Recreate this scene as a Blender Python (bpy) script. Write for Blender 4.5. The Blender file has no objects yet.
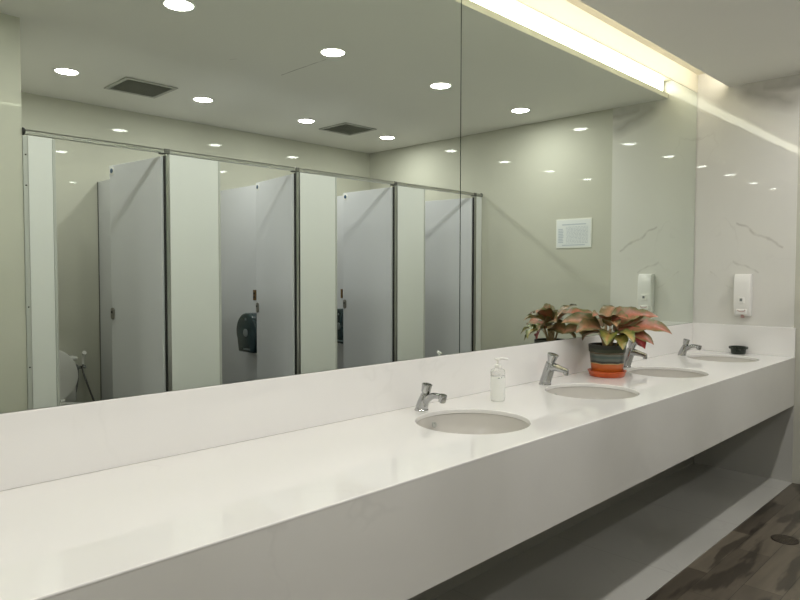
import bpy, bmesh, math, random
from mathutils import Vector, Matrix
random.seed(7)
C = bpy.context.scene.collection
PI = math.pi
cos, sin = math.cos, math.sin

# ------------------------------------------------------------------ dimensions (metres)
YB = 1.770      # mirror face
YF = 1.139      # counter front
XW = 4.694      # right wall face
XL = -2.2       # left wall face
YW = -1.535     # back wall face
ZT = 2.559      # ceiling
ZC = 0.800      # counter top
ZBS = 0.984     # top of the backsplash
ZFB = 0.494     # bottom of the apron
YL = 1.567      # edge of the ceiling beside the light slot
ZCOVE = 2.680
YS = -0.0725    # front plane of the cubicles
XPIER = 1.030

# ------------------------------------------------------------------ materials
def new_mat(name):
    m = bpy.data.materials.new(name); m.use_nodes = True
    nt = m.node_tree; b = nt.nodes['Principled BSDF']
    return m, nt, b

def plain(name, col, rough=.5, metal=0., spec=.5, noise=0., nscale=8., bump=0., bscale=60., coat=0., ior=None):
    m, nt, b = new_mat(name)
    b.inputs['Base Color'].default_value = (*col, 1)
    b.inputs['Roughness'].default_value = rough
    b.inputs['Metallic'].default_value = metal
    b.inputs['Specular IOR Level'].default_value = spec
    b.inputs['Coat Weight'].default_value = coat
    b.inputs['Coat Roughness'].default_value = .03
    tc = nt.nodes.new('ShaderNodeTexCoord')
    if noise:
        n = nt.nodes.new('ShaderNodeTexNoise'); n.inputs['Scale'].default_value = nscale; n.inputs['Detail'].default_value = 4
        nt.links.new(tc.outputs['Object'], n.inputs['Vector'])
        mx = nt.nodes.new('ShaderNodeMix'); mx.data_type = 'RGBA'
        mx.inputs[6].default_value = (*[c*(1-noise) for c in col], 1)
        mx.inputs[7].default_value = (*[min(1, c*(1+noise)) for c in col], 1)
        nt.links.new(n.outputs[0], mx.inputs[0]); nt.links.new(mx.outputs[2], b.inputs['Base Color'])
    if bump:
        n = nt.nodes.new('ShaderNodeTexNoise'); n.inputs['Scale'].default_value = bscale; n.inputs['Detail'].default_value = 2
        nt.links.new(tc.outputs['Object'], n.inputs['Vector'])
        bp = nt.nodes.new('ShaderNodeBump'); bp.inputs['Strength'].default_value = bump; bp.inputs['Distance'].default_value = .01
        nt.links.new(n.outputs[0], bp.inputs['Height']); nt.links.new(bp.outputs[0], b.inputs['Normal'])
    return m

def emit(name, col, strength):
    m, nt, b = new_mat(name)
    b.inputs['Base Color'].default_value = (1, 1, 1, 1)
    b.inputs['Emission Color'].default_value = (*col, 1)
    b.inputs['Emission Strength'].default_value = strength
    return m

def math_node(nt, op, a, b=None, clamp=False):
    n = nt.nodes.new('ShaderNodeMath'); n.operation = op; n.use_clamp = clamp
    for i, v in enumerate((a, b)):
        if v is None: continue
        if isinstance(v, (int, float)): n.inputs[i].default_value = v
        else: nt.links.new(v, n.inputs[i])
    return n.outputs[0]

def vmath(nt, op, a, b=None, scale=None):
    n = nt.nodes.new('ShaderNodeVectorMath'); n.operation = op
    for i, v in enumerate((a, b)):
        if v is None: continue
        if isinstance(v, (tuple, list, Vector)): n.inputs[i].default_value = tuple(v)
        else: nt.links.new(v, n.inputs[i])
    if scale is not None:
        if isinstance(scale, (int, float)): n.inputs['Scale'].default_value = scale
        else: nt.links.new(scale, n.inputs['Scale'])
    return n

def segment_masks(nt, pos, segs, wob=.02, wscale=7.):
    """soft line marks between given points, wobbled by noise; returns a 0..1 socket"""
    nz = nt.nodes.new('ShaderNodeTexNoise'); nz.inputs['Scale'].default_value = wscale; nz.inputs['Detail'].default_value = 4
    nt.links.new(pos, nz.inputs['Vector'])
    off = vmath(nt, 'SUBTRACT', nz.outputs[1], (.5, .5, .5))
    off = vmath(nt, 'SCALE', off.outputs[0], scale=wob*2)
    p = vmath(nt, 'ADD', pos, off.outputs[0]).outputs[0]
    total = None
    for A, B, w, amt in segs:
        A = Vector(A); B = Vector(B); ab = B-A
        pa = vmath(nt, 'SUBTRACT', p, A).outputs[0]
        d = vmath(nt, 'DOT_PRODUCT', pa, ab).outputs['Value']
        t = math_node(nt, 'DIVIDE', d, ab.length_squared, clamp=True)
        q = vmath(nt, 'SCALE', tuple(ab), scale=t).outputs[0]
        dist = vmath(nt, 'LENGTH', vmath(nt, 'SUBTRACT', pa, q).outputs[0]).outputs['Value']
        r = math_node(nt, 'SUBTRACT', 1., math_node(nt, 'DIVIDE', dist, w), clamp=True)
        r = math_node(nt, 'MULTIPLY', r, amt)
        total = r if total is None else math_node(nt, 'MAXIMUM', total, r)
    return total

def marble(name, base, vein, amount=.5, rough=.12, scale=1.3, segs=None, wave=0., spec=.5, tile=None, seed=0.):
    m, nt, b = new_mat(name)
    b.inputs['Roughness'].default_value = rough; b.inputs['Specular IOR Level'].default_value = spec
    geo = nt.nodes.new('ShaderNodeNewGeometry'); pos = geo.outputs['Position']
    sh = vmath(nt, 'ADD', pos, (seed, seed*.7, seed*1.3)).outputs[0]
    # veins: thin bands where a distorted noise passes one half
    def band(sc, width, dist):
        n = nt.nodes.new('ShaderNodeTexNoise'); n.inputs['Scale'].default_value = sc; n.inputs['Detail'].default_value = 5
        n.inputs['Roughness'].default_value = .5; n.inputs['Distortion'].default_value = dist
        nt.links.new(sh, n.inputs['Vector'])
        a = math_node(nt, 'ABSOLUTE', math_node(nt, 'SUBTRACT', n.outputs[0], .5))
        return math_node(nt, 'SUBTRACT', 1., math_node(nt, 'DIVIDE', a, width), clamp=True)
    v1 = band(scale, .012, .8)
    n2 = nt.nodes.new('ShaderNodeTexNoise'); n2.inputs['Scale'].default_value = scale*1.7; n2.inputs['Detail'].default_value = 3
    nt.links.new(sh, n2.inputs['Vector'])
    gate = math_node(nt, 'MULTIPLY', math_node(nt, 'SUBTRACT', n2.outputs[0], .5), 5., clamp=True)
    v = math_node(nt, 'MULTIPLY', v1, gate)
    v = math_node(nt, 'MULTIPLY', v, amount)
    cloud = nt.nodes.new('ShaderNodeTexNoise'); cloud.inputs['Scale'].default_value = 2.2; cloud.inputs['Detail'].default_value = 6
    cloud.inputs['Distortion'].default_value = .6
    nt.links.new(sh, cloud.inputs['Vector'])
    cl = math_node(nt, 'MULTIPLY', math_node(nt, 'SUBTRACT', cloud.outputs[0], .42), .6*amount, clamp=True)
    v = math_node(nt, 'MAXIMUM', v, cl)
    if segs:
        v = math_node(nt, 'MAXIMUM', v, segment_masks(nt, pos, segs, .028, 9.))
    mx = nt.nodes.new('ShaderNodeMix'); mx.data_type = 'RGBA'
    mx.inputs[6].default_value = (*base, 1); mx.inputs[7].default_value = (*vein, 1)
    nt.links.new(v, mx.inputs[0])
    out = mx.outputs[2]
    if tile:                       # hairline joints every <step> along an axis
        ax, start, step = tile
        sp = nt.nodes.new('ShaderNodeSeparateXYZ'); nt.links.new(pos, sp.inputs[0])
        k = math_node(nt, 'DIVIDE', math_node(nt, 'SUBTRACT', sp.outputs[ax], start), step)
        fr = math_node(nt, 'ABSOLUTE', math_node(nt, 'SUBTRACT', k, math_node(nt, 'ROUND', k)))
        jm = math_node(nt, 'MULTIPLY', math_node(nt, 'LESS_THAN', fr, .0018/step), .5)
        m2 = nt.nodes.new('ShaderNodeMix'); m2.data_type = 'RGBA'
        nt.links.new(jm, m2.inputs[0]); nt.links.new(out, m2.inputs[6]); m2.inputs[7].default_value = (.3, .29, .26, 1)
        out = m2.outputs[2]
    nt.links.new(out, b.inputs['Base Color'])
    if wave:
        n = nt.nodes.new('ShaderNodeTexNoise'); n.inputs['Scale'].default_value = 5; n.inputs['Detail'].default_value = 1
        nt.links.new(pos, n.inputs['Vector'])
        bp = nt.nodes.new('ShaderNodeBump'); bp.inputs['Strength'].default_value = wave; bp.inputs['Distance'].default_value = .01
        nt.links.new(n.outputs[0], bp.inputs['Height']); nt.links.new(bp.outputs[0], b.inputs['Normal'])
    return m

M = {}
M['quartz'] = marble('white_quartz', (.81, .80, .78), (.58, .57, .54), .25, .05, 1.1, wave=.01, tile=None)
M['shaded_apron_quartz'] = marble('shaded_apron_quartz', (.72, .71, .68), (.36, .355, .34), .55, .14, 1.0, seed=11.)  # counter quartz with the apron's shade put into a darker base; veins its own
M['right_marble'] = marble('polished_marble', (.68, .67, .63), (.34, .32, .29), .25, .008, 1.2, wave=.04, seed=3.,
    segs=[((XW, 1.50, 1.66), (XW, 1.22, 1.49), .012, .55), ((XW, 1.66, 1.33), (XW, 1.53, 1.23), .010, .4),
          ((XW, 1.52, 1.41), (XW, 1.37, 1.33), .010, .4), ((XW, 1.44, 2.50), (XW, 1.20, 2.40), .09, .75),
          ((XW, 1.34, 2.50), (XW, 1.10, 2.50), .07, .75)])
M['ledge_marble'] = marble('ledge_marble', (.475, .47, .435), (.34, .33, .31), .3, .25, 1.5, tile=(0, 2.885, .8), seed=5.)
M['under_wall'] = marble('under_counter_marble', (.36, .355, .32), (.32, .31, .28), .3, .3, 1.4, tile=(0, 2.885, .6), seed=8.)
M['beige'] = plain('beige_gloss_wall', (.535, .53, .455), .018, noise=.02, nscale=2, bump=.004, bscale=3)
M['ceiling'] = None
M['mirror'] = plain('mirror_glass', (.82, .883, .82), 0., 1.)
M['mirror_edge'] = plain('mirror_edge', (.05, .08, .06), .2, .3)
M['laminate'] = plain('white_laminate', (.70, .71, .69), .32, noise=.015, nscale=3, bump=.015, bscale=250)
M['door_laminate'] = plain('grey_white_laminate', (.60, .605, .63), .34, noise=.02, nscale=3, bump=.015, bscale=250)
M['edge_strip'] = plain('grey_plastic_strip', (.45, .46, .43), .4)
M['rubber'] = plain('black_rubber', (.012, .012, .011), .6)
M['alu'] = plain('brushed_aluminium', (.46, .46, .44), .30, 1.)
M['chrome'] = plain('chrome', (.47, .48, .48), .07, 1.)
M['chrome_satin'] = plain('satin_chrome', (.44, .45, .45), .12, 1.)
M['dark_metal'] = plain('dark_metal', (.05, .05, .045), .4, .8)
M['drain'] = plain('brown_drain_metal', (.045, .036, .025), .55, .3)
M['drain_stud'] = plain('drain_stud_metal', (.085, .072, .05), .5, .3)
M['latch_metal'] = plain('latch_metal', (.24, .225, .20), .35, .6)
M['bracket_grey'] = plain('bracket_grey_metal', (.16, .16, .145), .35, .7)
M['bronze'] = plain('bronze_plate', (.20, .12, .05), .4, .6)
M['ceramic'] = plain('white_ceramic', (.70, .69, .66), .08, noise=.01)
M['basin'] = plain('basin_ceramic', (.62, .60, .56), .10, noise=.01)
M['plastic_white'] = plain('white_plastic', (.80, .79, .76), .22)
M['plastic_teal'] = plain('dark_teal_smoked_plastic', (.008, .028, .034), .12, coat=.5)
M['plastic_grey'] = plain('grey_plastic', (.18, .2, .2), .3)
M['pink_plastic'] = plain('pink_soap_nozzle', (.45, .28, .26), .35)
M['vent'] = plain('vent_grey', (.46, .46, .41), .5)
M['vent_frame'] = plain('vent_frame_grey', (.46, .46, .42), .5)
M['vent_dark'] = plain('vent_shadow_box', (.24, .24, .21), .8)
M['trim_white'] = plain('white_painted_metal', (.8, .8, .77), .4)
M['paper'] = plain('notice_paper', (.72, .74, .74), .5)
M['ink'] = plain('notice_ink', (.46, .51, .56), .6)
M['acrylic'] = plain('notice_holder', (.80, .81, .76), .15)
M['terracotta'] = plain('orange_glazed_saucer', (.60, .10, .015), .28, noise=.12, nscale=30)
M['soil'] = plain('potting_soil', (.018, .012, .008), .95, noise=.5, nscale=60, bump=.8, bscale=120)
M['stem'] = plain('pink_green_stem', (.42, .30, .16), .5, noise=.25, nscale=40)
M['dark_dish'] = plain('dark_green_black_dish', (.012, .018, .012), .25, noise=.3, nscale=40)
M['lamp'] = emit('lamp_diffuser', (1., .975, .92), 14.)
M['led'] = emit('led_tube', (1., .935, .79), 7.5)
M['cream'] = plain('cream_paint', (.60, .57, .47), .5)
M['sticker_blue'] = plain('blue_disc', (.04, .09, .16), .3)

# ceiling: matt paint with a hairline crack beside one lamp
m, nt, b = new_mat('matt_ceiling_paint')
geo = nt.nodes.new('ShaderNodeNewGeometry')
nz = nt.nodes.new('ShaderNodeTexNoise'); nz.inputs['Scale'].default_value = 1.3; nz.inputs['Detail'].default_value = 3
nt.links.new(geo.outputs['Position'], nz.inputs['Vector'])
mx = nt.nodes.new('ShaderNodeMix'); mx.data_type = 'RGBA'
mx.inputs[6].default_value = (.80, .785, .74, 1); mx.inputs[7].default_value = (.84, .825, .78, 1)
nt.links.new(nz.outputs[0], mx.inputs[0])
mk = segment_masks(nt, geo.outputs['Position'], [((2.463, .064, ZT), (2.467, .50, ZT), .0045, .9), ((2.08, .10, ZT), (2.10, .14, ZT), .004, .4)], .006, 6.)
m2 = nt.nodes.new('ShaderNodeMix'); m2.data_type = 'RGBA'
nt.links.new(mk, m2.inputs[0]); nt.links.new(mx.outputs[2], m2.inputs[6]); m2.inputs[7].default_value = (.08, .08, .06, 1)
nt.links.new(m2.outputs[2], b.inputs['Base Color']); b.inputs['Roughness'].default_value = .75
M['ceiling'] = m

# floor: grey brown wood look planks with dark worn patches
m, nt, b = new_mat('wood_look_floor_tiles')
geo = nt.nodes.new('ShaderNodeNewGeometry')
br = nt.nodes.new('ShaderNodeTexBrick'); nt.links.new(geo.outputs['Position'], br.inputs['Vector'])
br.inputs['Scale'].default_value = 1.; br.inputs['Brick Width'].default_value = .60; br.inputs['Row Height'].default_value = .15
br.inputs['Mortar Size'].default_value = .0012; br.offset = .37
br.inputs['Color1'].default_value = (.175, .150, .112, 1); br.inputs['Color2'].default_value = (.080, .067, .05, 1)
br.inputs['Mortar'].default_value = (.03, .026, .02, 1)
st = vmath(nt, 'MULTIPLY', geo.outputs['Position'], (2.5, 22., 1.)).outputs[0]
g = nt.nodes.new('ShaderNodeTexNoise'); g.inputs['Scale'].default_value = 1.; g.inputs['Detail'].default_value = 6; nt.links.new(st, g.inputs['Vector'])
p = nt.nodes.new('ShaderNodeTexNoise'); p.inputs['Scale'].default_value = 1.; p.inputs['Detail'].default_value = 3; nt.links.new(vmath(nt, 'MULTIPLY', geo.outputs['Position'], (2.2, 11., 1.)).outputs[0], p.inputs['Vector'])
k1 = math_node(nt, 'ADD', math_node(nt, 'MULTIPLY', g.outputs[0], .9), .5)
k2 = math_node(nt, 'ADD', math_node(nt, 'MULTIPLY', math_node(nt, 'SUBTRACT', p.outputs[0], .42), 9., clamp=True), .45, clamp=True)
kk = math_node(nt, 'MULTIPLY', k1, k2)
sc_ = vmath(nt, 'SCALE', br.outputs[0], scale=kk)
nt.links.new(sc_.outputs[0], b.inputs['Base Color'])
b.inputs['Roughness'].default_value = .32
M['floor'] = m

# painted pot: orange body, dark rim and teal brushed bands
m, nt, b = new_mat('painted_pot')
tc = nt.nodes.new('ShaderNodeTexCoord'); sp = nt.nodes.new('ShaderNodeSeparateXYZ'); nt.links.new(tc.outputs['Object'], sp.inputs[0])
n = nt.nodes.new('ShaderNodeTexNoise'); n.inputs['Scale'].default_value = 18; nt.links.new(tc.outputs['Object'], n.inputs['Vector'])
z = math_node(nt, 'ADD', sp.outputs[2], math_node(nt, 'MULTIPLY', math_node(nt, 'SUBTRACT', n.outputs[0], .5), .012))
z = math_node(nt, 'DIVIDE', z, .155)
cr = nt.nodes.new('ShaderNodeValToRGB'); nt.links.new(z, cr.inputs[0]); cr.color_ramp.interpolation = 'CONSTANT'
el = cr.color_ramp.elements
el[0].position = 0; el[0].color = (.52, .12, .018, 1)
el[1].position = .37; el[1].color = (.42, .30, .12, 1)
for pz, c in ((.40, (.03, .028, .02)), (.47, (.10, .12, .10)), (.56, (.06, .085, .075)), (.64, (.12, .13, .10)), (.70, (.09, .05, .02)), (.74, (.035, .04, .02)), (.86, (.018, .018, .012))):
    e = el.new(pz); e.color = (*c, 1)
nt.links.new(cr.outputs[0], b.inputs['Base Color']); b.inputs['Roughness'].default_value = .3
M['pot'] = m

def leaf_mat(name, mid, side, edge, spots):
    m, nt, b = new_mat(name)
    uv = nt.nodes.new('ShaderNodeUVMap'); sp = nt.nodes.new('ShaderNodeSeparateXYZ'); nt.links.new(uv.outputs[0], sp.inputs[0])
    geo = nt.nodes.new('ShaderNodeNewGeometry')
    n = nt.nodes.new('ShaderNodeTexNoise'); n.inputs['Scale'].default_value = 45; n.inputs['Detail'].default_value = 3; nt.links.new(geo.outputs['Position'], n.inputs['Vector'])
    d = math_node(nt, 'ABSOLUTE', math_node(nt, 'SUBTRACT', sp.outputs[1], .5))
    d = math_node(nt, 'MULTIPLY', d, 2.)
    d = math_node(nt, 'ADD', d, math_node(nt, 'MULTIPLY', math_node(nt, 'SUBTRACT', n.outputs[0], .5), spots))
    cr = nt.nodes.new('ShaderNodeValToRGB'); nt.links.new(d, cr.inputs[0])
    el = cr.color_ramp.elements
    el[0].position = .03; el[0].color = (*mid, 1); el[1].position = .92; el[1].color = (*edge, 1)
    e = el.new(.25); e.color = (*side, 1); e = el.new(.7); e.color = (*[(a+c)/2 for a, c in zip(side, edge)], 1)
    nt.links.new(cr.outputs[0], b.inputs['Base Color']); b.inputs['Roughness'].default_value = .35
    return m
M['leaf_pink'] = leaf_mat('pink_leaf', (.42, .15, .09), (.33, .12, .065), (.15, .15, .05), 1.5)
M['leaf_red'] = leaf_mat('red_leaf', (.50, .05, .05), (.42, .03, .03), (.20, .02, .02), .4)
M['leaf_green'] = leaf_mat('yellow_green_leaf', (.45, .28, .10), (.32, .28, .07), (.12, .15, .035), 1.2)
M['leaf_rust'] = leaf_mat('rust_leaf', (.40, .20, .11), (.27, .16, .075), (.10, .11, .035), 1.2)

# milky bottle plastic
m, nt, b = new_mat('milky_plastic')
b.inputs['Base Color'].default_value = (.84, .85, .81, 1); b.inputs['Roughness'].default_value = .15
b.inputs['Transmission Weight'].default_value = .0
M['milky'] = m
m, nt, b = new_mat('clear_plastic')
b.inputs['Base Color'].default_value = (.93, .94, .92, 1); b.inputs['Roughness'].default_value = .05
b.inputs['Transmission Weight'].default_value = .85; b.inputs['IOR'].default_value = 1.2
M['clear'] = m

# ------------------------------------------------------------------ geometry helpers
def box(bm, lo, hi, bevel=0., seg=2, mi=0):
    r = bmesh.ops.create_cube(bm, size=1.)
    vs = r['verts']
    for v in vs:
        v.co = Vector([lo[i] + (v.co[i]+.5)*(hi[i]-lo[i]) for i in range(3)])
    fs = set(f for v in vs for f in v.link_faces)
    for f in fs: f.material_index = mi
    if bevel:
        es = list(set(e for v in vs for e in v.link_edges))
        bmesh.ops.bevel(bm, geom=es, offset=bevel, segments=seg, profile=.5, affect='EDGES')

def ring(bm, c, ax_u, ax_v, ru, rv, n):
    return [bm.verts.new(Vector(c) + ax_u*ru*cos(2*PI*k/n) + ax_v*rv*sin(2*PI*k/n)) for k in range(n)]

def bridge(bm, a, b, mi=0, smooth=True):
    n = len(a)
    for k in range(n):
        f = bm.faces.new((a[k], a[(k+1) % n], b[(k+1) % n], b[k])); f.smooth = smooth; f.material_index = mi

def cap(bm, r, flip=False, mi=0):
    f = bm.faces.new(r[::-1] if flip else r); f.material_index = mi; return f

def lathe(bm, prof, n=32, origin=(0, 0, 0), mi=0, cap_top=True, cap_bot=True, axis=None, sx=1., sy=1.):
    """prof: list of (r, h). axis: direction (default z)."""
    ax = Vector(axis).normalized() if axis else Vector((0, 0, 1))
    u = ax.orthogonal().normalized() if axis else Vector((1, 0, 0)); v = ax.cross(u)
    rs = [ring(bm, Vector(origin)+ax*h, u, v, max(r, 1e-4)*sx, max(r, 1e-4)*sy, n) for r, h in prof]
    for a, b_ in zip(rs, rs[1:]): bridge(bm, a, b_, mi)
    if cap_bot: cap(bm, rs[0], True, mi)
    if cap_top: cap(bm, rs[-1], False, mi)
    return rs

def tube(bm, pts, rad, n=12, mi=0, flat=1.):
    pts = [Vector(p) for p in pts]
    rads = rad if isinstance(rad, (list, tuple)) else [rad]*len(pts)
    t0 = (pts[1]-pts[0]).normalized(); u = t0.orthogonal().normalized()
    prev = None
    for i, p in enumerate(pts):
        t = (pts[min(i+1, len(pts)-1)]-pts[max(i-1, 0)]).normalized()
        u = (u - t*u.dot(t)).normalized(); v = t.cross(u)
        r = ring(bm, p, u, v, rads[i], rads[i]*flat, n)
        if prev: bridge(bm, prev, r, mi)
        else: cap(bm, r, True, mi)
        prev = r
    cap(bm, prev, False, mi)

def spline(pts, n=6):
    pts = [Vector(p) for p in pts]; out = []
    P = [pts[0]*2-pts[1]]+pts+[pts[-1]*2-pts[-2]]
    for i in range(1, len(P)-2):
        for k in range(n):
            t = k/n; a, b_, c, d = P[i-1], P[i], P[i+1], P[i+2]
            out.append(.5*((2*b_)+(c-a)*t+(2*a-5*b_+4*c-d)*t*t+(3*b_-a-3*c+d)*t**3))
    out.append(pts[-1]); return out

def smooth_verts(rads, n):
    out = []
    for i in range(len(rads)-1):
        for k in range(n): out.append(rads[i]+(rads[i+1]-rads[i])*k/n)
    return out+[rads[-1]]

def prism(bm, outline, axis, a, b_, bevel=0., mi=0):
    """extrude a 2D outline along an axis from a to b."""
    def P(q, h):
        if axis == 'x': return Vector((h, q[0], q[1]))
        if axis == 'y': return Vector((q[0], h, q[1]))
        return Vector((q[0], q[1], h))
    lo = [bm.verts.new(P(q, a)) for q in outline]; hi = [bm.verts.new(P(q, b_)) for q in outline]
    n = len(outline); fs = []
    for k in range(n): fs.append(bm.faces.new((lo[k], lo[(k+1) % n], hi[(k+1) % n], hi[k])))
    fs += [bm.faces.new(lo[::-1]), bm.faces.new(hi)]
    for f in fs: f.material_index = mi
    bmesh.ops.recalc_face_normals(bm, faces=fs)
    if bevel:
        es = list(set([e for f in fs[-2:] for e in f.edges]))
        bmesh.ops.bevel(bm, geom=es, offset=bevel, segments=3, profile=.5, affect='EDGES')

def obj(name, bm, mats, parent=None, loc=(0, 0, 0), smooth=False):
    bmesh.ops.recalc_face_normals(bm, faces=bm.faces)
    me = bpy.data.meshes.new(name); bm.to_mesh(me); bm.free()
    for mm in (mats if isinstance(mats, (list, tuple)) else [mats]): me.materials.append(M[mm])
    if smooth:
        for p in me.polygons: p.use_smooth = True
        me.set_sharp_from_angle(angle=math.radians(40))
    o = bpy.data.objects.new(name, me); C.objects.link(o); o.location = loc
    if parent: o.parent = parent
    return o

def tag(o, label, cat, group=None, kind=None):
    o['label'] = label; o['category'] = cat
    if group: o['group'] = group
    if kind: o['kind'] = kind
    return o

def thing(name, label, cat, loc=(0, 0, 0), rz=0., group=None):
    o = bpy.data.objects.new(name, None); o.empty_display_size = .1; C.objects.link(o)
    o.location = loc; o.rotation_euler = (0, 0, rz)
    return tag(o, label, cat, group)

def dup(root, loc, rz=None, label=None):
    r = root.copy(); C.objects.link(r); r.location = loc
    if rz is not None: r.rotation_euler = (0, 0, rz)
    if label: r['label'] = label
    for ch in list(root.children):
        c = ch.copy(); C.objects.link(c); c.parent = r
        for g in list(ch.children):
            d = g.copy(); C.objects.link(d); d.parent = c
    return r

def struct(name, bm, mat):
    o = obj(name, bm, mat); o['kind'] = 'structure'; return o

def sbox(name, lo, hi, mat, bevel=0.):
    bm = bmesh.new(); box(bm, lo, hi, bevel); return struct(name, bm, mat)

# ------------------------------------------------------------------ the room
T = .12
sbox('floor', (XL-T, YW-T, -.10), (XW+T, YB+T, 0), 'floor')
sbox('wall_back', (XL-T, YW-T, 0), (XW+T, YW, ZCOVE+.1), 'beige')
sbox('wall_left', (XL-T, YW, 0), (XL, YB+T, ZCOVE+.1), 'beige')
sbox('wall_right', (XW+.004, YW, 0), (XW+T, 1.152, ZCOVE+.1), 'beige')
sbox('wall_right_marble', (XW, 1.152, 0), (XW+T, YB+T, ZCOVE+.1), 'right_marble', .0015)
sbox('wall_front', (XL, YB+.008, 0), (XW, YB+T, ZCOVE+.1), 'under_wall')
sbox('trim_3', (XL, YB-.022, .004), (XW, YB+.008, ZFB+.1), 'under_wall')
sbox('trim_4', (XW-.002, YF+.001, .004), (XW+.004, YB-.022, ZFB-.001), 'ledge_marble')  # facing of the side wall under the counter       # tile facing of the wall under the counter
sbox('wall_pier', (.28, YW, 0), (XPIER, YS-.004, ZT), 'beige')
# ceiling board, with the light slot between its edge and the mirror wall
bm = bmesh.new()
box(bm, (XL, YW, ZT), (XW, YL, ZT+.034))
struct('ceiling', bm, 'ceiling')
bm = bmesh.new()
box(bm, (XL, 1.30, ZCOVE), (XW, YB+.008, ZCOVE+.02))
box(bm, (XL, 1.36, ZT+.034), (XW, 1.38, ZCOVE))
struct('ceiling_cove', bm, 'cream')
sbox('trim_1', (XL, YB-.001, ZT+.001), (XW, YB+.008, ZCOVE), 'cream')          # wall face above the mirror
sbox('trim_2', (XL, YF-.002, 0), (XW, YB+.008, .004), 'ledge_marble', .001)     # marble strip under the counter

# ------------------------------------------------------------------ light slot tube
LX1 = 4.655
t = thing('cove_light', 'long warm white light strip in the slot above the mirror', 'strip light', (1.15, 1.535, ZT+.034))
bm = bmesh.new(); box(bm, (XL+.13-1.15, -.030, 0), (LX1+.01-1.15, .004, .0855), .002); obj('housing', bm, 'trim_white', t)
bm = bmesh.new(); box(bm, (XL+.15-1.15, .0042, .002), (LX1-1.15, .012, .085), .003); obj('light_panel', bm, 'led', t)

# ------------------------------------------------------------------ downlights
LAMP_W = 6.1
def make_downlight():
    t = thing('downlight', '', 'ceiling light', (0, 0, ZT), 0, 'round recessed ceiling lights')
    bm = bmesh.new()
    lathe(bm, [(.064, .000), (.066, -.004), (.074, -.005), (.077, -.0005)], 40, cap_top=False, cap_bot=False)
    obj('trim_ring', bm, 'trim_white', t, smooth=True)
    bm = bmesh.new(); lathe(bm, [(.0635, -.0035), (.045, -.0045), (.0005, -.005)], 40, cap_bot=False)
    obj('diffuser', bm, 'lamp', t, smooth=True)
    ld = bpy.data.lights.new('lamp', 'AREA'); ld.shape = 'DISK'; ld.size = .10; ld.energy = LAMP_W; ld.color = (1., .975, .95); ld.spread = math.radians(180)
    lo = bpy.data.objects.new('lamp', ld); C.objects.link(lo); lo.location = (0, 0, -.0065); lo.parent = t
    return t
dl = make_downlight()
names = ['left end', 'second from left', 'third from left', 'right end']
lx = [1.4965+.918*i for i in range(4)]
spots = []
for i, x in enumerate(lx):
    spots.append((x, .628, ['glowing round ceiling light at the top edge of the mirror, leftmost of the near row',
                            'glowing round ceiling light with the hairline ceiling crack beside it',
                            'glowing round ceiling light of the near row, just left of the mirror joint',
                            'glowing round ceiling light right of the mirror joint, nearest the marble wall'][i]))
for i, x in enumerate(lx):
    spots.append((x, -.817, ['glowing round ceiling light nearest the beige pier, left of the square vent',
                             'glowing round ceiling light of the far row, above the second cubicle door',
                             'glowing round ceiling light just left of the far square vent',
                             'glowing round ceiling light just right of the far square vent, above the last cubicle'][i]))
for i, (x, y, lab) in enumerate(spots):
    if i == 0: dl.location = (x, y, ZT); dl['label'] = lab
    else: dup(dl, (x, y, ZT), None, lab)
for x, y in ((.5785, .628), (-.34, .628), (-1.26, .628), (-.34, -.817), (-1.26, -.817)):  # unseen lamps added past the left end so the room is lit evenly
    dup(dl, (x, y, ZT), None, 'unseen round ceiling light added left of the cubicles to even the room light')

# ------------------------------------------------------------------ ceiling vents
def make_vent():
    t = thing('ceiling_vent', '', 'vent', (0, 0, ZT), 0, 'square ceiling vents')
    h = .176; bm = bmesh.new()
    for lo, hi in (((-h, -h), (h, -h+.026)), ((-h, h-.026), (h, h)), ((-h, -h+.026), (-h+.026, h-.026)), ((h-.026, -h+.026), (h, h-.026))):
        box(bm, (lo[0], lo[1], -.009), (hi[0], hi[1], -.001), .002, 1)
    obj('frame', bm, 'vent_frame', t)
    bm = bmesh.new(); box(bm, (-h+.026, -h+.026, -.003), (h-.026, h-.026, -.0006)); obj('backing', bm, 'vent_dark', t)
    bm = bmesh.new(); n = 17
    for k in range(n):
        y = -h+.030+(2*h-.060)*(k+.5)/n
        prism(bm, [(y-.006, -.003), (y+.003, -.010), (y+.0055, -.010), (y-.003, -.003)], 'x', -h+.026, h-.026)
    obj('louvres', bm, 'vent', t)
    return t
v = make_vent(); v.location = (1.972, -.838, ZT); v['label'] = 'square grey louvred ceiling vent above the first cubicle'
dup(v, (3.762, -.800, ZT), None, 'square grey louvred ceiling vent between the two far ceiling lights')

# ------------------------------------------------------------------ mirrors
def mirror(x0, x1, label):
    t = thing('wall_mirror', label, 'mirror', (x0, YB, ZBS), 0, 'mirror panels above the counter')
    bm = bmesh.new(); box(bm, (0, .0045, .001), (x1-x0, .0075, ZT-ZBS-.001)); obj('backing', bm, 'mirror_edge', t)
    bm = bmesh.new(); box(bm, (.0012, 0, .0015), (x1-x0-.0012, .0043, ZT-ZBS-.0015)); obj('mirror_glass', bm, 'mirror', t)
mirror(-1.2, 2.1515, 'large mirror panel on the left, from the counter end to the vertical joint')
mirror(2.1545, XW-.005, 'mirror panel on the right, between the vertical joint and the marble wall')

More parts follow.
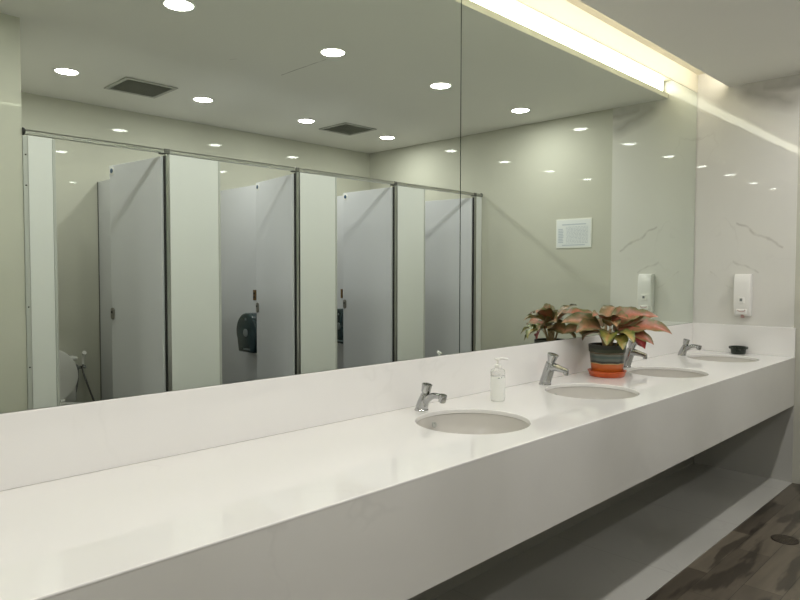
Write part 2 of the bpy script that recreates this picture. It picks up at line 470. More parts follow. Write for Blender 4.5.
# ------------------------------------------------------------------ counter
SINKS = [1.836, 2.682, 3.490, 4.320]; SY = 1.448; SA = .204; SB = .199
XC0 = -1.2
ct = thing('vanity_counter', 'long white quartz vanity counter with deep apron along the mirror wall', 'counter', (XC0, YF, 0))
def L(p): return (p[0]-XC0, p[1]-YF, p[2])
bm = bmesh.new()
NS = 64
def ellipse_ring(cx, a, b_, z): return [bm.verts.new(L((cx+a*cos(2*PI*k/NS), SY+b_*sin(2*PI*k/NS), z))) for k in range(NS)]
Y0, Y1 = YF, YB-.004; TH = .016
cells = []; half = .26
xs = [XC0]
for s in SINKS: xs += [s-half, s+half]
xs.append(XW)
def quad(pts): bm.faces.new([bm.verts.new(L(p)) for p in pts])
r0 = .003
for i in range(len(xs)-1):
    xa, xb = xs[i], xs[i+1]
    if i % 2 == 0:
        if xb-xa > 1e-4:
            quad([(xa, Y0+r0, ZC), (xb, Y0+r0, ZC), (xb, Y1, ZC), (xa, Y1, ZC)])
    else:
        s = (xa+xb)/2
        per = []
        for k in range(NS):
            a = 2*PI*k/NS; dx, dy = SA*cos(a), SB*sin(a)
            tx = half/abs(dx) if abs(dx) > 1e-9 else 1e9
            ty = ((Y1-SY) if dy > 0 else (SY-Y0-r0))/abs(dy) if abs(dy) > 1e-9 else 1e9
            q = min(tx, ty); per.append(bm.verts.new(L((s+dx*q, SY+dy*q, ZC))))
        # corner vertices
        e0 = ellipse_ring(s, SA+.004, SB+.004, ZC); e1 = ellipse_ring(s, SA+.0012, SB+.0012, ZC-.0012); e2 = ellipse_ring(s, SA, SB, ZC-.004); e3 = ellipse_ring(s, SA, SB, ZC-TH)
        for k in range(NS): bm.faces.new((e0[k], e0[(k+1) % NS], per[(k+1) % NS], per[k]))
        for a_, b_ in ((e1, e0), (e2, e1), (e3, e2)): bridge(bm, a_, b_, smooth=True)
        # fill the cut corners of the rectangle
        for cx_, cy_ in ((xb, Y1), (xa, Y1), (xa, Y0+r0), (xb, Y0+r0)):
            best = None
            for k in range(NS):
                p0, p1 = per[k].co, per[(k+1) % NS].co
                q = Vector(L((cx_, cy_, ZC)))
                if abs(p0.x-p1.x) > 1e-6 and abs(p0.y-p1.y) > 1e-6 and (p0-q).length+(p1-q).length < (best[0] if best else 9):
                    best = ((p0-q).length+(p1-q).length, k)
            if best:
                k = best[1]; bm.faces.new((per[k], per[(k+1) % NS], bm.verts.new(L((cx_, cy_, ZC)))))
# rounded front arris and underside
prof = [(Y0+r0, ZC), (Y0+r0*.3, ZC-r0*.3), (Y0, ZC-r0), (Y0, ZC-.005)]
for (ya, za), (yb_, zb_) in zip(prof, prof[1:]): quad([(XC0, ya, za), (XW, ya, za), (XW, yb_, zb_), (XC0, yb_, zb_)])
bmesh.ops.remove_doubles(bm, verts=bm.verts, dist=1e-5)
o = obj('countertop', bm, 'quartz', ct)
bm = bmesh.new(); box(bm, L((XC0, YF+.0005, ZFB)), L((XW-.001, YF+.022, ZC-.005)), .0005); obj('apron', bm, 'shaded_apron_quartz', ct)
bm = bmesh.new(); box(bm, L((XC0, YB-.006, ZC)), L((XW-.016, YB+.0070, ZBS)), .0025); obj('backsplash', bm, 'quartz', ct)
bm = bmesh.new(); box(bm, L((XW-.016, YF, ZC)), L((XW-.0005, YB+.007, ZBS)), .002); obj('side_splash', bm, 'quartz', ct)
bm = bmesh.new(); box(bm, L((XC0-.02, YF, ZFB)), L((XC0, YB, ZC))); obj('end_panel', bm, 'quartz', ct)

# basins
def make_basin():
    t = thing('wash_basin', '', 'basin', (0, 0, 0), 0, 'oval undermount basins in the counter')
    bm = bmesh.new()
    prof = [(.030, -.150), (.10, -.146), (.15, -.128), (.178, -.095), (.190, -.055), (.1945, -.0175), (.215, -.0165)]
    outer = [(.215, -.024), (.200, -.027), (.196, -.06), (.184, -.10), (.155, -.136), (.10, -.154), (.030, -.158)]
    lathe(bm, prof+outer, 64, cap_bot=False, cap_top=False, sx=SA/.193, sy=SB/.193)
    obj('bowl', bm, 'basin', t, smooth=True)
    bm = bmesh.new(); lathe(bm, [(.034, -.1475), (.034, -.1455), (.030, -.1445), (.018, -.146), (.012, -.150), (.0005, -.150)], 32, cap_bot=False)
    d = obj('drain', bm, 'chrome', t, smooth=True)
    bm = bmesh.new(); lathe(bm, [(.012, 0), (.011, .004), (.006, .004), (.005, .001)], 20, (0, SB-.017, -.045), axis=(0, -1, .35), cap_bot=False)
    obj('overflow_ring', bm, 'edge_strip', t, smooth=True)
    return t
bs = make_basin()
labs = ['oval white basin nearest the camera, left of the others', 'oval white basin in front of the potted plant, second from the left',
        'oval white basin just right of the potted plant', 'oval white basin farthest away, below the wall soap dispenser']
for i, s in enumerate(SINKS):
    if i == 0: bs.location = (s, SY, ZC); bs['label'] = labs[0]
    else: dup(bs, (s, SY, ZC), None, labs[i])

# ------------------------------------------------------------------ faucets
def faucet_arched(loc, label):
    t = thing('faucet', label, 'faucet', loc, 0, 'push taps along the counter')
    bm = bmesh.new()
    lathe(bm, [(.027, 0), (.027, .003), (.0245, .006)], 28)
    pts = spline([(0, 0, .003), (0, -.006, .022), (0, -.014, .042), (0, -.020, .060)], 4)
    tube(bm, pts, smooth_verts([.0245, .0230, .0210, .0170], 4), 24)
    pts = spline([(0, -.008, .024), (0, -.030, .046), (0, -.058, .061), (0, -.088, .064), (0, -.104, .061)], 4)
    tube(bm, pts, smooth_verts([.0180, .0150, .0120, .0105, .0110], 4), 20)
    obj('body', bm, 'chrome', t, smooth=True)
    bm = bmesh.new(); lathe(bm, [(.0135, .012), (.0150, .006), (.0150, -.006), (.0135, -.016), (.011, -.018), (.009, -.014)], 24, (0, -.107, .060), axis=(0, -.25, 1))
    obj('aerator', bm, 'chrome', t, smooth=True)
    bm = bmesh.new(); lathe(bm, [(.0185, .0), (.0150, .004), (.0145, .009), (.0180, .014), (.0190, .030), (.0205, .040), (.0200, .043), (.0155, .0435), (.0140, .037), (.0005, .036)], 28, (0, -.020, .060), axis=(0, -.22, 1), cap_bot=False)
    obj('push_button', bm, 'chrome', t, smooth=True)
    return t
def faucet_stout(loc, label):
    t = thing('faucet', label, 'faucet', loc, 0, 'push taps along the counter')
    bm = bmesh.new()
    lathe(bm, [(.029, 0), (.029, .003), (.0265, .006)], 28)
    pts = spline([(0, 0, .003), (0, -.010, .035), (0, -.021, .070), (0, -.030, .103)], 4)
    tube(bm, pts, smooth_verts([.0265, .0255, .0250, .0220], 4), 24)
    pts = spline([(0, -.020, .080), (0, -.050, .086), (0, -.085, .079), (0, -.118, .072)], 4)
    tube(bm, pts, smooth_verts([.0240, .0190, .0140, .0115], 4), 20)
    obj('body', bm, 'chrome_satin', t, smooth=True)
    bm = bmesh.new(); lathe(bm, [(.0115, .004), (.0120, -.004), (.0105, -.014), (.0085, -.015), (.008, -.011)], 24, (0, -.112, .069), axis=(0, -.15, 1))
    obj('aerator', bm, 'chrome', t, smooth=True)
    bm = bmesh.new(); lathe(bm, [(.0220, .0), (.0175, .005), (.0175, .012), (.0205, .022), (.0245, .036), (.0262, .043), (.0255, .0465), (.0215, .0475), (.0005, .047)], 28, (0, -.030, .100), axis=(0, -.28, 1), cap_bot=False)
    obj('push_button', bm, 'chrome', t, smooth=True)
    return t
faucet_arched((1.842, 1.700, ZC), 'chrome push tap behind the nearest basin, left of the soap bottle')
faucet_stout((2.688, 1.690, ZC), 'stout chrome push tap between the soap bottle and the potted plant')
faucet_stout((3.515, 1.690, ZC), 'stout chrome push tap partly hidden behind the potted plant')
faucet_arched((4.290, 1.685, ZC), 'chrome push tap at the farthest basin, left of the dark dish')

# ------------------------------------------------------------------ soap bottle on the counter
t = thing('soap_bottle', 'clear and milky white pump soap bottle standing between two taps', 'soap bottle', (2.206, 1.610, ZC))
bm = bmesh.new(); lathe(bm, [(.026, 0), (.0295, .003), (.030, .010), (.030, .096), (.0295, .100)], 32); obj('bottle', bm, 'milky', t, smooth=True)
bm = bmesh.new(); lathe(bm, [(.0298, .1002), (.0298, .118), (.027, .126), (.018, .131), (.0125, .133)], 32); obj('shoulder', bm, 'clear', t, smooth=True)
bm = bmesh.new()
for k, (a, w_, z0, z1) in enumerate(((-2.5, .25, .094, .110), (-2.05, .12, .095, .100), (-1.85, .2, .104, .108), (-1.55, .09, .096, .106), (-1.35, .10, .094, .1), (-1.2, .12, .103, .109))):
    for aa in [a+w_*j/4 for j in range(4)]:
        q = [(.0303*cos(x_), .0303*sin(x_), z_) for x_, z_ in ((aa, z0), (aa+w_/4, z0), (aa+w_/4, z0+.003), (aa, z0+.003))]
        bm.faces.new([bm.verts.new(p_) for p_ in q])
        q = [(.0303*cos(x_), .0303*sin(x_), z_) for x_, z_ in ((aa, z1), (aa+w_/4, z1), (aa+w_/4, z1-.002), (aa, z1-.002))]
        bm.faces.new([bm.verts.new(p_) for p_ in q])
obj('printed_marks', bm, 'plastic_grey', t)
bm = bmesh.new(); lathe(bm, [(.0145, .133), (.0145, .146), (.010, .148), (.005, .149), (.0045, .166)], 24)
box(bm, (-.008, -.008, .164), (.008, .008, .172), .002)
tube(bm, spline([(-.010, .010, .170), (.010, -.012, .172), (.028, -.030, .169)], 4), .0052, 10)
obj('pump', bm, 'plastic_white', t, smooth=True)

# ------------------------------------------------------------------ potted plant
PX, PY = 3.135, 1.607
s = thing('plant_saucer', 'shallow orange glazed saucer under the painted plant pot', 'saucer', (PX, PY, ZC))
bm = bmesh.new(); lathe(bm, [(.080, 0), (.086, .004), (.094, .026), (.096, .030), (.092, .031), (.088, .028), (.080, .010), (.0005, .008)], 40, cap_top=False); obj('dish', bm, 'terracotta', s, smooth=True)
t = thing('potted_plant', 'aglaonema with pink and green leaves in a painted pot', 'potted plant', (PX, PY, ZC+.009))
t['label'] = 'leafy pink and green plant in a banded orange and dark pot'
bm = bmesh.new(); lathe(bm, [(.074, 0), (.076, .003), (.087, .112), (.0875, .114), (.091, .116), (.093, .150), (.0915, .153), (.086, .153), (.083, .140), (.081, .128)], 44, cap_top=False); pot = obj('pot', bm, 'pot', t, smooth=True)
bm = bmesh.new(); lathe(bm, [(.0815, .132), (.05, .136), (.0005, .139)], 30); obj('soil', bm, 'soil', pot, smooth=True)
stems = bmesh.new(); fol = bmesh.new(); uvl = fol.loops.layers.uv.new('UVMap')
def leaf(base, az, el, length, width, droop, mi, twist=0., petiole=.06, start=None):
    """petiole rises from the crown to base; blade runs along azimuth az with elevation el and droops"""
    base = Vector(base); n = 12; W = 6
    d = Vector((cos(az), sin(az), 0)); side = Vector((-sin(az), cos(az), 0)); up = Vector((0, 0, 1))
    pts = []; p = base.copy(); e = el
    for k in range(n+1):
        pts.append((p.copy(), e)); p = p + (d*cos(e)+up*sin(e))*(length/n); e -= droop/n*(.4+1.2*k/n)
    rows = []
    for k, (q, e) in enumerate(pts):
        t_ = k/n; w = width*(sin(PI*t_**.78)**.8 if 0 < t_ < 1 else 0)*(1-.25*t_)
        nrm = (up*cos(e)-d*sin(e)); sd = side*cos(twist)+nrm*sin(twist); nn = nrm*cos(twist)-side*sin(twist)
        row = []
        for j in range(W+1):
            v_ = j/W*2-1
            row.append(fol.verts.new(q + sd*(v_*w*.5) + nn*(abs(v_)**1.2*w*.20 + .006*sin(17*t_+4*v_+az*3)*abs(v_)*w/.08)))
        rows.append(row)
    for k in range(n):
        for j in range(W):
            f = fol.faces.new((rows[k][j], rows[k+1][j], rows[k+1][j+1], rows[k][j+1])); f.smooth = True; f.material_index = mi
            for lp, (a_, b_) in zip(f.loops, ((k/n, j/W), ((k+1)/n, j/W), ((k+1)/n, (j+1)/W), (k/n, (j+1)/W))): lp[uvl].uv = (a_, b_)
    s0 = Vector(start) if start else Vector((base.x*.35, base.y*.35, .135))
    tube(stems, spline([s0, s0.lerp(base, .5)+Vector((0, 0, .012)), base], 4), smooth_verts([.0045, .0035, .0022], 4), 7)
LV = [ # base xyz, azimuth deg, elev, length, width, droop, material, twist
 ((.03, -.04, .225), -60, 16, .27, .120, 58, 0, .75), ((.04, -.03, .24), -38, 28, .24, .115, 48, 0, .7), ((.03, -.03, .215), -78, 0, .20, .10, 50, 0, .6),
 ((.052, -.085, .225), -58, -40, .125, .095, 25, 1, 1.), ((.04, -.01, .22), -22, 12, .20, .10, 50, 3, .5),
 ((.00, -.02, .255), -48, 36, .18, .12, 62, 0, .8), ((-.01, .00, .255), -100, 42, .14, .11, 85, 0, .3), ((.01, .02, .26), 10, 42, .19, .10, 55, 3, .2),
 ((-.03, .02, .235), 142, 26, .22, .105, 55, 3, -.8), ((-.04, .02, .22), 126, 10, .22, .095, 50, 3, -.7), ((-.03, .04, .245), 112, 38, .20, .10, 55, 0, -.4),
 ((-.04, .01, .23), 165, 18, .19, .10, 65, 3, -.6), ((-.02, .00, .255), 180, 42, .15, .10, 70, 0, -.3),
 ((-.035, -.03, .215), 200, 4, .13, .095, 95, 2, -.2), ((-.02, -.045, .205), 232, -10, .125, .10, 70, 2, 0), ((-.005, -.05, .215), 248, 8, .14, .09, 80, 2, .1),
 ((-.02, -.02, .245), 222, 32, .14, .10, 85, 3, 0),
 ((.02, .04, .235), 55, 26, .19, .10, 60, 3, .1), ((.00, .05, .205), 88, 0, .11, .08, 80, 3, 0), ((.03, .03, .21), 30, 5, .17, .09, 75, 2, .1),]
tube(stems, [(-.012, .01, .13), (-.016, .012, .19), (-.010, .008, .235)], [.009, .008, .006], 10)
tube(stems, [(.014, -.01, .13), (.018, -.012, .18), (.012, -.010, .225)], [.008, .007, .005], 10)
for b_, az, el, ln_, wd, dr, mi, tw in LV:
    leaf(b_, math.radians(az), math.radians(el), ln_, wd, math.radians(dr), mi, tw+random.uniform(-.1, .1))
obj('stem', stems, 'stem', t, smooth=True)
obj('foliage', fol, ['leaf_pink', 'leaf_red', 'leaf_green', 'leaf_rust'], t)

# ------------------------------------------------------------------ dark dish by the marble wall
t = thing('soap_dish', 'small round black lipped dish on the counter against the marble wall', 'dish', (4.618, 1.450, ZC))
bm = bmesh.new(); lathe(bm, [(.040, 0), (.043, .003), (.046, .032), (.055, .034), (.0575, .038), (.057, .047), (.054, .049), (.044, .047), (.040, .012), (.0005, .010)], 36); obj('dish_body', bm, 'dark_dish', t, smooth=True)

# ------------------------------------------------------------------ wall soap dispenser
t = thing('soap_dispenser', 'white wall mounted soap dispenser on the marble wall above the last basin', 'soap dispenser', (XW, 1.443, 1.046))
bm = bmesh.new()
prism(bm, [(0, .0), (-.034, .0), (-.048, .030), (-.060, .075), (-.066, .14), (-.064, .215), (-.056, .258), (-.045, .275), (0, .275)], 'y', -.050, .050, .007)
obj('housing', bm, 'plastic_white', t, smooth=True)
bm = bmesh.new(); box(bm, (-.069, -.018, .085), (-.058, .018, .125), .002); w = obj('level_window', bm, 'plastic_white', t)
bm = bmesh.new(); box(bm, (-.0705, -.008, .098), (-.0688, .008, .116), .001); obj('indicator', bm, 'plastic_grey', w)
bm = bmesh.new(); box(bm, (-.064, -.032, .012), (-.044, .032, .046), .005); obj('push_lever', bm, 'plastic_white', t)
bm = bmesh.new(); lathe(bm, [(.012, 0), (.012, .016), (.008, .022)], 20, (-.030, 0, -.012)); obj('nozzle', bm, 'pink_plastic', t, smooth=True)
bm = bmesh.new(); tube(bm, spline([(-.0655, .024, .040), (-.0655, .010, .032), (-.0655, -.006, .030), (-.0655, -.020, .034), (-.0655, -.024, .044)], 3), .0022, 8); obj('mark', bm, 'pink_plastic', t)

# ------------------------------------------------------------------ notice on the beige wall
t = thing('wall_notice', 'white printed notice sheet on the beige wall beside the cubicles', 'notice', (XW+.004, .835, 1.640))
bm = bmesh.new(); box(bm, (-.006, -.156, -.115), (0, .156, .115), .001); obj('holder', bm, 'acrylic', t)
bm = bmesh.new(); box(bm, (-.0072, -.148, -.105), (-.006, .148, .105)); sh = obj('sheet', bm, 'paper', t)
bm = bmesh.new()
def ln(y0, y1, z, h):
    box(bm, (-.0078, y0, z-h/2), (-.0072, y1, z+h/2))
ln(-.10, .11, .070, .009)
rr = random.Random(3)
for k in range(13):
    z = .050-.0105*k; y = .125
    while y > -.06:
        w_ = rr.uniform(.008, .028); ln(max(y-w_, -.065), y, z, .0035); y -= w_+.006
for k in range(9): ln(-.135, -.085-.01*rr.random(), .035-.013*k, .0075)
ln(-.10, .10, -.092, .007)
obj('print', bm, 'ink', sh)

# ------------------------------------------------------------------ cubicles
ZP = 1.996; TP = .020
def pilaster(x0, x1, label, strip=True):
    t = thing('cubicle_pilaster', label, 'cubicle panel', (x0, YS, 0), 0, 'front panels of the cubicles')
    w = x1-x0
    bm = bmesh.new(); box(bm, (.002, -TP, .14), (w-(.015 if strip else 0), 0, ZP), .0015); obj('panel', bm, 'laminate', t)
    if strip:
        bm = bmesh.new(); box(bm, (w-.0145, -TP-.012, .14), (w, .001, ZP), .002); obj('door_stop', bm, 'edge_strip', t)
    bm = bmesh.new(); box(bm, (-.0005, -TP, .14), (.0018, .001, ZP)); obj('edge_trim', bm, 'alu', t)
    for xx in ((.04, w-.05) if w > .2 else (w/2,)):
        bm = bmesh.new(); lathe(bm, [(.028, 0), (.028, .006), (.010, .010), (.010, .138)], 20, (xx, -TP/2, 0)); obj('foot', bm, 'chrome_satin', t, smooth=True)
    return t
pilaster(1.052, 1.180, 'narrow white cubicle front panel beside the beige pier, leftmost')
pilaster(1.786, 2.112, 'white cubicle front panel between the first and second doors')
pilaster(2.706, 3.030, 'white cubicle front panel between the second and third doors')
pilaster(3.634, 3.952, 'white cubicle front panel between the third and fourth doors')
pilaster(4.612, XW-.002, 'slim white cubicle front panel against the beige wall, rightmost', False)
t = thing('wall_channel', 'slim grey upright channel fixing the first cubicle panel to the pier', 'channel', (XPIER, YS, 0))
bm = bmesh.new(); box(bm, (.001, -.024, .14), (.021, .003, ZP-.004), .001); obj('profile', bm, 'edge_strip', t)
for z in (.3, .85, 1.15, 1.75, 1.9):
    bm = bmesh.new(); lathe(bm, [(.004, 0), (.004, .002), (.002, .003)], 12, (.012, .003, z), axis=(0, 1, 0)); obj('screw', bm, 'dark_metal', t)

def partition(x, label):
    t = thing('cubicle_partition', label, 'partition', (x, YW, 0), 0, 'dividing panels between the cubicles')
    ln_ = YS-TP-YW
    bm = bmesh.new(); box(bm, (-TP/2, .003, .14), (TP/2, ln_-.001, ZP), .0015); obj('panel', bm, 'door_laminate', t)
    bm = bmesh.new(); box(bm, (-TP/2-.005, .0005, .14), (-TP/2, .006, ZP)); obj('wall_bracket', bm, 'bracket_grey', t)
    for yy in (.25, ln_-.35):
        bm = bmesh.new(); lathe(bm, [(.028, 0), (.028, .006), (.010, .010), (.010, .138)], 20, (0, yy, 0)); obj('foot', bm, 'chrome_satin', t, smooth=True)
    return t
partition(1.958, 'grey white dividing panel behind the first open door')
partition(2.862, 'grey white dividing panel with bronze plate behind the second open door')
partition(3.776, 'grey white dividing panel behind the third open door')

def door(hx, ang, label, w=.560):
    """hinged at hx; local door runs along -x when shut, rotated inward by ang"""
    t = thing('cubicle_door', label, 'door', (hx, YS-TP/2, 0), ang, 'open cubicle doors')
    bm = bmesh.new(); box(bm, (-w, -TP/2, .16), (-.004, TP/2, 1.981), .002); pn = obj('door_panel', bm, 'door_laminate', t)
    bm = bmesh.new()
    prism(bm, [(-w+.024+.017*cos(a_), 1.068+(.020 if sin(a_) > 0 else -.020)+.017*sin(a_)) for a_ in [2*PI*k/24+.01 for k in range(24)]], 'y', TP/2, TP/2+.010, .002)
    lt = obj('latch', bm, 'latch_metal', t, smooth=True)
    bm = bmesh.new(); lathe(bm, [(.0075, 0), (.0075, .004), (.003, .005)], 16, (-w+.024, TP/2+.010, 1.078), axis=(0, 1, 0)); obj('indicator', bm, 'dark_metal', lt)
    bm = bmesh.new(); lathe(bm, [(.027, 0), (.027, .0015), (.022, .002)], 24, (-w+.030, TP/2, 1.948), axis=(0, 1, 0)); st = obj('number_disc', bm, 'plastic_white', t, smooth=True)
    bm = bmesh.new(); lathe(bm, [(.015, .002), (.015, .004), (.011, .005)], 20, (-w+.030, TP/2, 1.948), axis=(0, 1, 0)); obj('disc_centre', bm, 'sticker_blue', st)
    return t
A = math.radians
DOORS = [(1.752, 83, 'open cubicle door nearest the beige pier, toilet visible beside it'),
         (2.664, 98, 'open cubicle door beside the large dark paper dispenser'),
         (3.592, 89, 'open cubicle door third from the left, behind it a sliver of dark dispenser'),
         (4.574, 81, 'open cubicle door at the far right, crossed by the mirror joint')]
for hx, an, lab in DOORS: door(hx, A(an), lab)
# hinge posts: aluminium profile with a dark rubber seam
for i, (hx, an, lab) in enumerate(DOORS):
    t = thing('hinge_post', ['first', 'second', 'third', 'fourth'][i]+' upright aluminium hinge post from the left, with a dark seam', 'hinge post', (hx, YS, 0), 0, 'hinge posts of the cubicle doors')
    bm = bmesh.new(); box(bm, (.013, -.020, .0), (.0335, .002, ZP), .002); obj('profile', bm, 'alu', t)
    bm = bmesh.new(); box(bm, (.004, -.016, .14), (.0128, -.001, ZP-.010)); obj('rubber_seam', bm, 'rubber', t)
# head rail
t = thing('head_rail', 'long polished aluminium head rail running over the cubicle fronts', 'rail', (XPIER, YS-.008, 2.012))
bm = bmesh.new(); Lr = XW-XPIER
prism(bm, [(-.013, -.012), (.013, -.012), (.013, .004), (.007, .012), (-.007, .012), (-.013, .004)], 'x', .002, Lr-.002); obj('rail', bm, 'alu', t)
bm = bmesh.new(); lathe(bm, [(.019, 0), (.019, .008), (.014, .014)], 24, (0, 0, .002), axis=(1, 0, 0)); obj('end_cap', bm, 'rubber', t, smooth=True)
bm = bmesh.new(); lathe(bm, [(.020, 0), (.020, .006), (.015, .012)], 24, (Lr, 0, 0), axis=(-1, 0, 0)); obj('end_flange', bm, 'chrome_satin', t, smooth=True)
for hx, an, lab in DOORS:
    bm = bmesh.new(); x = hx-XPIER
    box(bm, (x+.002, -.016, -.016), (x+.036, .016, .013), .004)
    box(bm, (x-.022, -.010, -.020), (x+.004, .008, -.010), .003)
    obj('bracket', bm, 'bracket_grey', t)

# jumbo roll dispensers on the partitions
def dispenser(x, y, label):
    t = thing('toilet_roll_dispenser', label, 'paper dispenser', (x, y, .720), 0, 'dark jumbo toilet roll dispensers')
    R_ = .140; out = []
    for k in range(0, 25):
        a_ = A(205-230*k/24); out.append((R_*cos(a_), .160+R_*sin(a_)))
    out += [(.108, .006), (.100, 0), (-.100, 0), (-.108, .006)]
    bm = bmesh.new(); prism(bm, out, 'x', -.112, 0, .014); obj('cover', bm, 'plastic_teal', t, smooth=True)
    bm = bmesh.new(); lathe(bm, [(.030, 0), (.030, .004), (.024, .006), (.0005, .006)], 28, (-.112, 0, .150), axis=(-1, 0, 0)); c = obj('hub', bm, 'plastic_grey', t, smooth=True)
    bm = bmesh.new(); box(bm, (-.1135, -.010, .245), (-.112, .010, .262)); obj('lock', bm, 'plastic_grey', t)
    bm = bmesh.new(); box(bm, (-.1135, -.030, .020), (-.112, .060, .032)); obj('cutter_mark', bm, 'plastic_grey', t)
    return t
dispenser(2.852, -.800, 'round dark teal jumbo toilet roll dispenser, half covered by the second door')
dispenser(3.766, -.800, 'sliver of a dark jumbo toilet roll dispenser behind the third door')
t = thing('bronze_plate', 'small bronze plate on the panel above the half covered paper dispenser', 'plate', (2.852, -.842, 1.112))
bm = bmesh.new(); box(bm, (-.006, -.020, 0), (0, .020, .080), .001); obj('plate', bm, 'bronze', t)
for z in (.025, .055):
    bm = bmesh.new(); lathe(bm, [(.006, 0), (.007, .006)], 14, (-.006, 0, z), axis=(-1, 0, 0)); obj('screw', bm, 'dark_metal', t)
t = thing('bronze_plate', 'thin bronze plate edge above the sliver of dispenser behind the third door', 'plate', (3.766, -.885, 1.105))
bm = bmesh.new(); box(bm, (-.006, -.012, 0), (0, .012, .080), .001); obj('plate', bm, 'bronze', t)

# ------------------------------------------------------------------ toilet in the first cubicle
t = thing('toilet', 'white ceramic toilet with raised lid in the first cubicle', 'toilet', (1.528, YW, 0))
bm = bmesh.new()
def oval(cx, cy, a, bf, bb, z, n=40):
    return [bm.verts.new((cx+a*cos(2*PI*k/n), cy+(bf if sin(2*PI*k/n) > 0 else bb)*sin(2*PI*k/n), z)) for k in range(n)]
sec = [(.115, .20, .20, 0, .30), (.115, .20, .20, .05, .30), (.10, .17, .18, .16, .31), (.13, .21, .20, .26, .34), (.175, .27, .22, .36, .40), (.185, .285, .22, .395, .40), (.178, .278, .215, .405, .40), (.135, .22, .16, .402, .40), (.12, .20, .14, .33, .40), (.07, .11, .09, .22, .38)]
rs = [oval(0, cy, a_, bf, bb, z) for a_, bf, bb, z, cy in sec]
cap(bm, rs[0], True)
for q, w_ in zip(rs, rs[1:]): bridge(bm, q, w_)
cap(bm, rs[-1])
obj('bowl', bm, 'ceramic', t, smooth=True)
bm = bmesh.new(); box(bm, (-.19, .010, .40), (.19, .170, .70), .025, 4); tk = obj('cistern', bm, 'ceramic', t, smooth=True)
bm = bmesh.new(); box(bm, (-.197, .006, .702), (.197, .176, .730), .010, 3); ld = obj('cistern_lid', bm, 'ceramic', tk, smooth=True)
bm = bmesh.new(); lathe(bm, [(.022, 0), (.022, .005), (.018, .007)], 24, (0, .09, .730)); obj('flush_button', bm, 'chrome', tk, smooth=True)
bm = bmesh.new(); n = 48
def so(a_, bf, bb, z): return [bm.verts.new((a_*cos(2*PI*k/n), .40+(bf if sin(2*PI*k/n) > 0 else bb)*sin(2*PI*k/n), z)) for k in range(n)]
r1, r2, r3, r4 = so(.188, .29, .20, .409), so(.188, .29, .20, .425), so(.125, .21, .13, .425), so(.125, .21, .13, .409)
bridge(bm, r1, r2); bridge(bm, r2, r3); bridge(bm, r3, r4); bridge(bm, r4, r1); obj('seat', bm, 'ceramic', t, smooth=True)
bm = bmesh.new()
def lo(s_, y, dz=0): return [bm.verts.new((.190*s_*cos(2*PI*k/n), y+.035*max(0, sin(2*PI*k/n)*.5+.2)-(.0), .595+(.205 if sin(2*PI*k/n) > 0 else .180)*s_*sin(2*PI*k/n))) for k in range(n)]
r1, r2, r3, r4 = lo(.97, .182), lo(1., .188), lo(1., .196), lo(.93, .204)
cap(bm, r1); bridge(bm, r1, r2); bridge(bm, r2, r3); bridge(bm, r3, r4)
r5 = lo(.4, .199); bridge(bm, r4, r5); cap(bm, r5, True)
for v_ in bm.verts: v_.co.y -= (v_.co.z-.40)*.06
obj('lid', bm, 'ceramic', t, smooth=True)
for sx_ in (-1, 1):
    bm = bmesh.new(); lathe(bm, [(.012, 0), (.012, .03)], 16, (sx_*.075-.015, .215, .432), axis=(1, 0, 0)); obj('hinge', bm, 'ceramic', t, smooth=True)
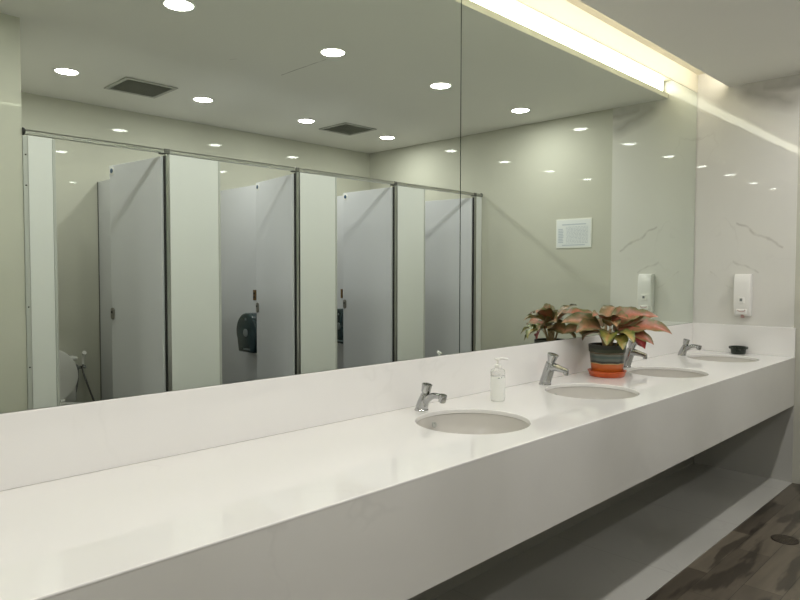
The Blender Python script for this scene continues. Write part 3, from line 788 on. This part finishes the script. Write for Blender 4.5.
# hand sprayer
t = thing('bidet_sprayer', 'white hand sprayer with hose on the wall right of the toilet', 'sprayer', (1.790, YW, .62))
bm = bmesh.new(); lathe(bm, [(.020, 0), (.020, .006), (.011, .010), (.011, .035)], 20, (-.020, 0, .012), axis=(0, 1, 0)); box(bm, (-.045, .028, .002), (.012, .050, .024), .004)
lathe(bm, [(.010, 0), (.012, .006), (.012, .022)], 16, (.012, .039, .013), axis=(1, 0, 0)); obj('valve', bm, 'chrome', t, smooth=True)
bm = bmesh.new(); tube(bm, spline([(.010, .060, .035), (.012, .056, .075), (.014, .066, .110), (.012, .082, .122)], 4), smooth_verts([.009, .010, .013, .015], 4), 14); obj('spray_head', bm, 'plastic_white', t, smooth=True)
bm = bmesh.new()
tube(bm, spline([(-.020, .040, .005), (-.030, .045, -.12), (-.06, .05, -.26), (-.03, .07, -.38), (.05, .08, -.40), (.10, .07, -.33), (.06, .06, -.18), (.010, .055, -.02), (.010, .060, .037)], 6), .0065, 10)
obj('hose', bm, 'chrome_satin', t, smooth=True)

# ------------------------------------------------------------------ floor drain
t = thing('floor_drain', 'round perforated metal drain cover in the dark wood look floor', 'drain', (3.655, .912, 0))
bm = bmesh.new(); lathe(bm, [(.062, .0002), (.062, .003), (.054, .004), (.0005, .004)], 40); obj('cover', bm, 'drain', t)
bm = bmesh.new()
for i in range(-4, 5):
    for j in range(-4, 5):
        x = (i+.5*(j % 2))*.011; y = j*.0098
        if x*x+y*y < .045**2: lathe(bm, [(.0035, .0042), (.0025, .0048), (.0005, .0050)], 8, (x, y, 0))
obj('studs', bm, 'drain_stud', t)

# ------------------------------------------------------------------ camera
f_, a_, p_, r_ = 662.2, .7782, .0395, .0018
Fh = Vector((cos(a_), sin(a_), 0)); R0 = Vector((sin(a_), -cos(a_), 0))
F = Fh*cos(p_)+Vector((0, 0, -sin(p_))); U0 = R0.cross(F)
R = R0*cos(r_)+U0*sin(r_); U = U0*cos(r_)-R0*sin(r_)
cam = bpy.data.cameras.new('camera'); cam.sensor_width = 36.; cam.sensor_fit = 'HORIZONTAL'; cam.lens = f_/800*36
cam.clip_start = .02
co = bpy.data.objects.new('camera', cam); C.objects.link(co)
mw = Matrix((R, U, -F)).transposed().to_4x4(); mw.translation = Vector((0, 0, 1.3179)); co.matrix_world = mw
sc = bpy.context.scene; sc.camera = co

w = bpy.data.worlds.new('world'); sc.world = w; w.use_nodes = True
w.node_tree.nodes['Background'].inputs[0].default_value = (0, 0, 0, 1)

sc.view_settings.view_transform = 'Standard'; sc.view_settings.look = 'None'
sc.view_settings.gamma = 1.; sc.view_settings.use_curve_mapping = False
sc.view_settings.exposure = 0.
cy = sc.cycles
cy.max_bounces = 14; cy.diffuse_bounces = 8; cy.glossy_bounces = 8; cy.transmission_bounces = 6
cy.caustics_reflective = True; cy.blur_glossy = 1.0
cy.sample_clamp_indirect = 6.
cy.use_denoising = True
try: cy.denoiser = 'OPENIMAGEDENOISE'
except Exception: pass
